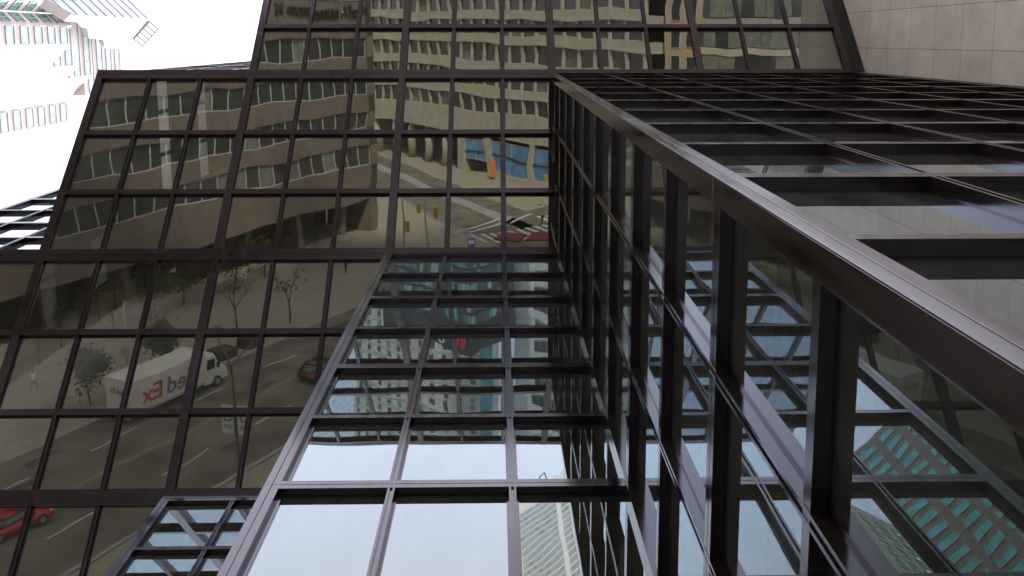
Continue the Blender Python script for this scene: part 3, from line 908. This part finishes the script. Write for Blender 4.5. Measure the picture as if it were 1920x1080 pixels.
def make_car(name, label, cat, loc, rz, paint, Ln, Wd, belt, roof, hood, boot, bed=.0):
    t = thing(name, label, cat)
    h = Wd / 2; mb = MB(); hl = Ln / 2
    loft(mb, [ring(-hl, h * .80, h * .74, .42, belt - .22), ring(-hl + .18, h * .95, h * .90, .28, belt - .04), ring(-hl + .9, h, h * .95, .22, belt + .02), ring(0, h, h * .96, .2, belt), ring(hl - 1.1, h, h * .93, .22, hood), ring(hl - .25, h * .93, h * .85, .28, hood - .12), ring(hl, h * .78, h * .7, .4, hood - .3)])
    b = mb.build('body', paint, t, True)
    mb = MB(); x0 = -hl + boot; x3 = hl - 1.25
    loft(mb, [ring(x0, h * .86, h * .80, belt - .1, belt + .02), ring(x0 + .55, h * .88, h * .70, belt - .1, roof - .06), ring((x0 + x3) / 2 - .1, h * .88, h * .70, belt - .1, roof), ring(x3 - .95, h * .88, h * .70, belt - .1, roof - .05), ring(x3, h * .86, h * .82, belt - .1, belt + .0)])
    g = mb.build('windows', CARGL, t, True)
    mb = MB(); loft(mb, [ring(x0 + .62, h * .66, h * .64, roof - .04, roof + .0), ring((x0 + x3) / 2 - .1, h * .69, h * .66, roof - .02, roof + .035), ring(x3 - 1.0, h * .66, h * .64, roof - .04, roof + .005)])
    mb.build('roof', paint, t, True)
    for s in (-1, 1):
        for xx in (-hl + .85, hl - .9): wheel(t, xx, s * (h - .13), .34)
        mb = MB(); mb.box(hl - .32, hl - .06, s * h * .62 - .16, s * h * .62 + .16, hood - .34, hood - .2); mb.build('headlight', HEADL, t)
        mb = MB(); mb.box(-hl - .01, -hl + .2, s * h * .68 - .16, s * h * .68 + .16, belt - .3, belt - .12); mb.build('tail_light', TAILL, t)
        mb = MB(); mb.box(x3 - .45, x3 - .25, s * (h + .1) - .1, s * (h + .1) + .1, belt - .02, belt + .12); mb.build('mirror', paint, t)
    t.location = loc; t.rotation_euler.z = rz
    return t
make_car('sports_car', 'bright red low sports car driving along the near lane', 'car', uv(6.6, -39.0), ang_u, mat('red car paint', (.36, .006, .02), .18, 0, .04, 2), 4.6, 1.95, .84, 1.24, .80, .7)
make_car('parked_car', 'dark maroon estate car seen ahead of the delivery truck', 'car', uv(35.4, -38.6), ang_u, mat('maroon car paint', (.07, .018, .014), .2, 0, .05, 2), 4.9, 1.95, 1.0, 1.62, .98, .25)

tr = thing('delivery_truck', 'white box delivery truck with large red and purple lettering on its side', 'truck')
mb = MB(); mb.box(-5.1, 2.6, -1.38, 1.38, .75, 3.55); mb.build('cargo_box', TRUCKW, tr, bevel=.05)
mb = MB(); loft(mb, [[(2.62, -1.25, .5), (2.62, -1.25, 2.9), (2.62, -1.1, 3.2), (2.62, 1.1, 3.2), (2.62, 1.25, 2.9), (2.62, 1.25, .5)],
                     [(3.9, -1.22, .5), (3.9, -1.2, 2.7), (3.9, -1.0, 2.95), (3.9, 1.0, 2.95), (3.9, 1.2, 2.7), (3.9, 1.22, .5)],
                     [(4.7, -1.2, .5), (4.7, -1.18, 1.55), (4.7, -1.0, 1.7), (4.7, 1.0, 1.7), (4.7, 1.18, 1.55), (4.7, 1.2, .5)],
                     [(5.5, -1.05, .5), (5.5, -1.0, 1.2), (5.5, -.9, 1.32), (5.5, .9, 1.32), (5.5, 1.0, 1.2), (5.5, 1.05, .5)]]); mb.build('cab', TRUCKW, tr)
mb = MB(); mb.hexa([(3.95, -1.0, 1.85 + .9), (3.95, 1.0, 2.75), (4.68, 1.0, 1.78), (4.68, -1.0, 1.78), (3.99, -1.0, 2.9), (3.99, 1.0, 2.9), (4.76, 1.0, 1.82), (4.76, -1.0, 1.82)]); mb.build('windscreen', CARGL, tr)
for s in (-1, 1):
    mb = MB(); mb.box(2.9, 3.85, s * 1.235 - .02, s * 1.235 + .02, 1.7, 2.55); mb.build('side_window', CARGL, tr)
    mb = MB(); mb.box(-5.0, 2.5, s * 1.39 - .02, s * 1.39 + .02, .85, .98); mb.build('side_rail', RIM, tr)
    mb = MB(); mb.box(5.35, 5.53, s * .75 - .2, s * .75 + .2, .85, 1.08); mb.build('headlight', HEADL, tr)
    mb = MB(); mb.box(4.0, 4.15, s * 1.5 - .12, s * 1.5 + .12, 1.75, 2.2); mb.build('mirror', TYRE, tr)
    wheel(tr, 4.1, s * 1.1, .48, .3); wheel(tr, -3.1, s * 1.05, .48, .5)
mb = MB(); mb.box(-5.3, -5.1, -1.3, 1.3, .45, .62); mb.build('bumper', RIM, tr)
mb = MB(); mb.box(-5.12, -5.10, -1.15, 1.15, .95, 3.2); 
for k in range(6): mb.box(-5.14, -5.12, -1.15, 1.15, 1.2 + k * .36, 1.22 + k * .36)
mb.build('rear_door', mat('roller door', (.66, .65, .62), .5), tr)
tr.location = uv(25.3, -46.1); tr.rotation_euler.z = ang_u
bpy.context.view_layer.update()
PUR = mat('purple lettering', (.17, .13, .21), .5); ORG = mat('orange red lettering', (.36, .09, .06), .5)
def lab(txt, size, m, x, y, z, look):
    if look == 'side': mm = Matrix(((-1, 0, 0), (0, 0, 1), (0, 1, 0))).transposed()   # read from +y
    else: mm = Matrix(((0, -1, 0), (0, 0, 1), (-1, 0, 0))).transposed()               # read from -x
    mm = mm.to_4x4(); mm.translation = (x, y, z)
    o = textmesh(txt, size, m, tr, tr.matrix_world @ mm, 'lettering', .012)
lab('Fed', 2.0, PUR, -.1, 1.40, 1.5, 'side'); lab('Ex', 2.0, ORG, -2.85, 1.40, 1.5, 'side')
lab('Fed', .62, PUR, -5.15, .52, 2.35, 'rear'); lab('Ex', .62, ORG, -5.15, -.42, 2.35, 'rear')

# trees
LEAF = mat('leaf green', (.065, .095, .030), .7, 0, .4, 3)
LEAFY = mat('yellow leaf', (.20, .19, .05), .7, 0, .3, 3)
BARK = mat('tree bark', (.06, .045, .035), .9, 0, .3, 6)
def tree(name, label, loc, h, cr, leaves, m, group, seed):
    rn = random.Random(seed)
    t = thing(name, label, 'tree', loc, 0, group)
    mb = MB(); L0 = Vector(loc); tips = []
    def branch(p, d, ln, r, dep):
        q = p + d * ln
        mb.tube(p, q, r, r * .62, 6)
        if dep == 0: tips.append(q); return
        tips.append(q)
        for _ in range(3):
            nd = (d + Vector((rn.uniform(-.8, .8), rn.uniform(-.8, .8), rn.uniform(-.1, .5)))).normalized()
            branch(q, nd, ln * rn.uniform(.55, .8), r * .6, dep - 1)
    branch(L0, Vector((rn.uniform(-.05, .05), rn.uniform(-.05, .05), 1)).normalized(), h * .38, .07 + h * .008, 3)
    mb.build('trunk', BARK, t)
    if leaves:
        lb = MB()
        for k in range(leaves):
            c = rn.choice(tips) + Vector((rn.gauss(0, 1), rn.gauss(0, 1), rn.gauss(0, .8))) * cr * .3
            a = Vector((rn.gauss(0, 1), rn.gauss(0, 1), rn.gauss(0, 1))).normalized(); b = a.orthogonal().normalized(); s = rn.uniform(.12, .28)
            lb.poly([c - a * s, c + b * s * .6, c + a * s, c - b * s * .6])
        lb.build('crown', m, t)
    return t
g = 'trees on the pavement opposite'
tree('street_tree', 'small thin leaved tree on the pavement behind the truck', (-33.6, -44, 0), 4.2, 1.7, 2200, LEAF, g, 1)
tree('street_tree', 'bushy green tree on the plaza beyond the truck roof', (-30.3, -52.7, 0), 3.4, 1.7, 2600, LEAF, g, 2)
tree('street_tree', 'bare forked tree on the plaza ahead of the maroon car', (-21.6, -64.3, 0), 5.6, 1.3, 60, LEAFY, g, 3)
tree('street_tree', 'slim bare tree left of the forked one on the plaza', (-26.5, -62, 0), 5.2, 1.2, 40, LEAFY, g, 4)
tree('street_tree', 'yellow tinged tree by the dark recess of the brown office', (-38, -60, 0), 4.6, 1.3, 500, LEAFY, g, 5)
for i, (u, v, lb_) in enumerate(((38, -63.5, 'dark leafy tree at the foot of the brown office left of its columns'), (43, -64.5, 'second dark leafy tree under the brown office overhang'), (50, -63.5, 'dark leafy tree at the overhang nearest the crossing'), (56, -64.6, 'small dark tree beneath the ribbon windows'))):
    p = uv(u, v); tree('street_tree', lb_, (p.x, p.y, 0), 4.6, 2.0, 1400, LEAF, g, 10 + i)

# planter boxes by the far kerb
PLW = mat('dark planter metal', (.045, .035, .032), .6)
for i, (u, v) in enumerate(((34.4, -49.6), (38.2, -49.8))):
    t = thing('planter_box', ('dark square planter nearer the truck cab', 'dark square planter farther from the truck cab')[i], 'planter', uv(u, v), ang_u, 'planters by the far kerb')
    bpy.context.view_layer.update()
    mb = MB(); 
    for x0, x1, y0, y1 in ((-1.1, 1.1, -.8, -.7), (-1.1, 1.1, .7, .8), (-1.1, -1.0, -.7, .7), (1.0, 1.1, -.7, .7)): mb.box(x0, x1, y0, y1, 0, 1.0)
    o = mb.build('box', PLW, t); o.matrix_parent_inverse = Matrix()
    mb = MB(); mb.box(-1, 1, -.7, .7, .1, .9); o = mb.build('soil', DARK, t); o.matrix_parent_inverse = Matrix()

# lamp pole with banners, near kerb
POLE = mat('weathered brown pole', (.10, .07, .055), .6, 0, .2, 2)
lp = thing('banner_pole', 'brown lamp pole carrying two white banners by the near kerb', 'lamp post', (-18, -31.4, 0))
mb = MB(); mb.tube((-18, -31.4, 0), (-18.1, -31.6, 8.4), .12, .08)
mb.tube((-18.1, -31.6, 8.3), (-19.8, -33.4, 10.2), .07, .05); mb.tube((-18.1, -31.6, 8.3), (-17.0, -33.6, 9.6), .06, .05)
mb.build('pole', POLE, lp)
mb = MB()
for c in (Vector((-19.8, -33.4, 10.2)), Vector((-17.0, -33.6, 9.6))): mb.hexa([c + Vector(q) for q in ((-.3, -.6, -.1), (.3, -.6, -.1), (.3, .3, -.1), (-.3, .3, -.1), (-.2, -.5, .1), (.2, -.5, .1), (.2, .2, .1), (-.2, .2, .1))])
mb.build('lamp_head', PLW, lp)
BAN = mat('white banner cloth', (.66, .66, .64), .8, 0, .08, 3); BANB = mat('navy print', (.05, .06, .16), .8)
for i, s in enumerate((-1, 1)):
    hd = (Vector((.86, .1, 0)) if i else Vector((-.7, -.15, 0))).normalized()
    a = Vector((-18.05, -31.5, 0)) + hd * .15; b = a + hd * .85
    n = Vector((-hd.y, hd.x, 0)) * .012
    mb = MB(); mb.hexa([a - n + Vector((0, 0, 3.2)), b - n + Vector((0, 0, 3.2)), b + n + Vector((0, 0, 3.2)), a + n + Vector((0, 0, 3.2)), a - n + Vector((0, 0, 5.4)), b - n + Vector((0, 0, 5.4)), b + n + Vector((0, 0, 5.4)), a + n + Vector((0, 0, 5.4))])
    bo = mb.build('banner', BAN, lp)
    mb = MB(); c = (a + b) / 2 + Vector((0, 0, 4.4))
    for k in range(14):
        t0, t1 = 2 * math.pi * k / 14, 2 * math.pi * (k + 1) / 14
        pr = [c + hd * math.cos(t) * r + Vector((0, 0, math.sin(t) * r)) for t, r in ((t0, .3), (t1, .3), (t1, .2), (t0, .2))]
        mb.hexa([p - n * 1.6 for p in pr] + [p + n * 1.6 for p in pr])
    for z in (3.75, 3.6, 5.05): mb.hexa([c + hd * x + n * s2 * 1.6 + Vector((0, 0, z - 4.4 + dz)) for dz in (0, .06) for x, s2 in ((-.3, -1), (.3, -1), (.3, 1), (-.3, 1))])
    mb.build('emblem', BANB, bo)
lp2 = thing('parking_sign_pole', 'grey pole with red and white plates on the far pavement behind the truck', 'sign post', (-32.3, -49, 0))
mb = MB(); mb.tube((-32.3, -49, 0), (-32.3, -49, 7.4), .12, .09); mb.build('pole', mat('grey pole', (.3, .33, .36), .4), lp2)
mb = MB(); mb.box(-32.7, -31.9, -48.86, -48.83, 2.4, 3.2); mb.build('plate', mat('pale pink plate', (.55, .36, .33), .6), lp2)
mb = MB(); mb.box(-32.65, -31.95, -48.86, -48.83, 3.5, 4.2); mb.build('plate', mat('pale plate', (.5, .45, .42), .6), lp2)

# traffic lights
YEL = mat('signal yellow', (.42, .25, .03), .5)
def signal(name, label, base, arms):
    t = thing(name, label, 'traffic light', base, 0, 'traffic lights at the crossing')
    b = Vector(base)
    mb = MB(); mb.tube(b, b + Vector((0, 0, 6.8)), .14, .1); mb.build('pole', KERB, t)
    for d in arms:
        d = Vector(d); c = b + d
        mb = MB(); mb.tube(b + Vector((0, 0, d.z + .3)), c + Vector((0, 0, .3)), .06); mb.build('arm', KERB, t)
        mb = MB(); mb.box(c.x - .28, c.x + .28, c.y - .2, c.y + .2, c.z - .75, c.z + .55); h = mb.build('signal_head', YEL, t, bevel=.03)
        for k in range(3):
            z = c.z + .3 - k * .42
            mb = MB(); mb.tube((c.x, c.y + .2, z), (c.x, c.y + .34, z), .15, .15, 10); mb.build('hood', YEL, h)
signal('traffic_light', 'traffic light with two yellow heads at the crossing corner', (-9.7, -94.5, 0), ((1.4, -.6, 5.0), (-.9, .5, 5.6)))
signal('traffic_light', 'single headed yellow traffic light left of the taller one', (-12.6, -92.5, 0), ((.5, .4, 3.4),))
signal('traffic_light', 'traffic light on the far side by the blue shop windows', (8.2, -118, 0), ((-.8, .3, 5.2),))
# stall canopies, boxes and a kiosk
def canopy(label, c, w, d, col, rz):
    t = thing('market_canopy', label, 'canopy', c, rz, 'red canopies by the crosswalk')
    mb = MB(); h = 2.3
    for sx in (-1, 1):
        for sy in (-1, 1): mb.tube((sx * w * .46, sy * d * .46, 0), (sx * w * .46, sy * d * .46, h), .03)
    o = mb.build('frame', RIM, t); o.matrix_parent_inverse = Matrix()
    mb = MB(); i = 0
    mb.v = [(-w / 2, -d / 2, h), (w / 2, -d / 2, h), (w / 2, d / 2, h), (-w / 2, d / 2, h), (0, 0, h + .6), (-w / 2, -d / 2, h - .25), (w / 2, -d / 2, h - .25), (w / 2, d / 2, h - .25), (-w / 2, d / 2, h - .25)]
    mb.f = [(0, 1, 4), (1, 2, 4), (2, 3, 4), (3, 0, 4), (0, 5, 6, 1), (1, 6, 7, 2), (2, 7, 8, 3), (3, 8, 5, 0)]
    o = mb.build('cover', col, t); o.matrix_parent_inverse = Matrix()
CAN = mat('red canopy cloth', (.17, .035, .03), .8, 0, .1, 2)
canopy('red pitched canopy left of its twin by the crosswalk', (1.5, -91.5, 0), 3.4, 3.4, CAN, .3)
canopy('red pitched canopy right of its twin by the crosswalk', (5.6, -91, 0), 3.4, 3.4, CAN, .3)
nb = thing('newspaper_box', 'blue and white newspaper box beside the red canopies', 'box', (-3.6, -93, 0))
mb = MB(); mb.box(-4.1, -3.1, -93.4, -92.6, .35, 1.5); mb.build('cabinet', mat('blue cabinet', (.10, .10, .42), .5), nb, bevel=.04)
mb = MB(); mb.box(-4.0, -3.2, -92.6, -92.57, .85, 1.35); mb.build('window', HEADL, nb)
mb = MB(); mb.box(-3.9, -3.3, -93.2, -92.8, 0, .35); mb.build('base', PLW, nb)
kb = thing('orange_notice_column', 'orange notice column under the left blue shop window', 'column', (-1.4, -143.5, 0))
mb = MB(); mb.box(-1.9, -.9, -143.9, -143.1, .3, 3.4); mb.build('panel', mat('orange panel', (.55, .17, .04), .6), kb, bevel=.05)
mb = MB(); mb.box(-1.8, -1.0, -143.8, -143.2, 0, .3); mb.build('base', PLW, kb)

# people: one skinned body each
SKIN = mat('skin', (.42, .27, .2), .6)
def person(label, loc, rz, cloth, legs, stride=.18, group='people on the pavements'):
    t = thing('person', label, 'person', loc, rz, group)
    V_ = [(0, 0, .95), (0, 0, 1.2), (0, 0, 1.42), (0, 0, 1.52), (0, 0, 1.66), (0, 0, 1.74),
          (0, .18, 1.4), (.05, .25, 1.13), (.16, .25, .9), (0, -.18, 1.4), (-.05, -.25, 1.13), (.02, -.26, .88),
          (0, .1, .9), (stride * .6, .1, .5), (stride, .1, .07), (stride + .16, .1, .03), (0, -.1, .9), (-stride * .2, -.1, .5), (-stride, -.1, .09), (-stride + .15, -.1, .03)]
    E_ = [(0, 1), (1, 2), (2, 3), (3, 4), (4, 5), (2, 6), (6, 7), (7, 8), (2, 9), (9, 10), (10, 11), (0, 12), (12, 13), (13, 14), (14, 15), (0, 16), (16, 17), (17, 18), (18, 19)]
    Rr = [.14, .13, .15, .055, .10, .075, .06, .045, .03, .06, .045, .03, .09, .06, .04, .035, .09, .06, .04, .035]
    me = bpy.data.meshes.new('body'); me.from_pydata(V_, E_, []); o = bpy.data.objects.new('body', me); C.objects.link(o)
    sk = o.modifiers.new('skin', 'SKIN')
    for i, r in enumerate(Rr): me.skin_vertices[0].data[i].radius = (r, r)
    me.skin_vertices[0].data[0].use_root = True
    ss = o.modifiers.new('ss', 'SUBSURF'); ss.levels = ss.render_levels = 1
    bpy.context.view_layer.update()
    m2 = bpy.data.meshes.new_from_object(o.evaluated_get(bpy.context.evaluated_depsgraph_get()))
    bpy.data.objects.remove(o)
    m2.materials.clear()
    for m in (cloth, legs, SKIN, BARK): m2.materials.append(m)
    for p in m2.polygons:
        z = p.center.z; p.use_smooth = True
        p.material_index = 3 if z > 1.68 or (z > 1.55 and p.center.x < -.02) else (2 if z > 1.47 or (abs(p.center.y) > .2 and z < 1.12 and z > .8) else (0 if z > .93 else 1))
    b = bpy.data.objects.new('body', m2); C.objects.link(b); b.parent = t
    return t
WSH = mat('white shirt', (.75, .72, .76), .8); DKC = mat('dark clothes', (.03, .03, .035), .8); RDC = mat('dark red coat', (.10, .03, .03), .8); TAN = mat('tan trousers', (.35, .26, .2), .8)
person('person in a white shirt walking on the far pavement', (-39.6, -47.1, 0), ang_u, WSH, TAN, .25)
person('person in dark clothes walking near the tree ahead of the car', (-18.6, -81.9, 0), ang_u + 2, DKC, DKC, .3)
person('person in dark clothes waiting beside the crosswalk', (6.6, -107.7, 0), 1.2, DKC, DKC, .08)
person('person in a dark red coat waiting at the crosswalk', (7.5, -107.2, 0), .6, RDC, DKC, .1)
person('person in dark clothes beyond the truck near the bushy tree', (-33.5, -59, 0), 2.4, DKC, DKC, .25)
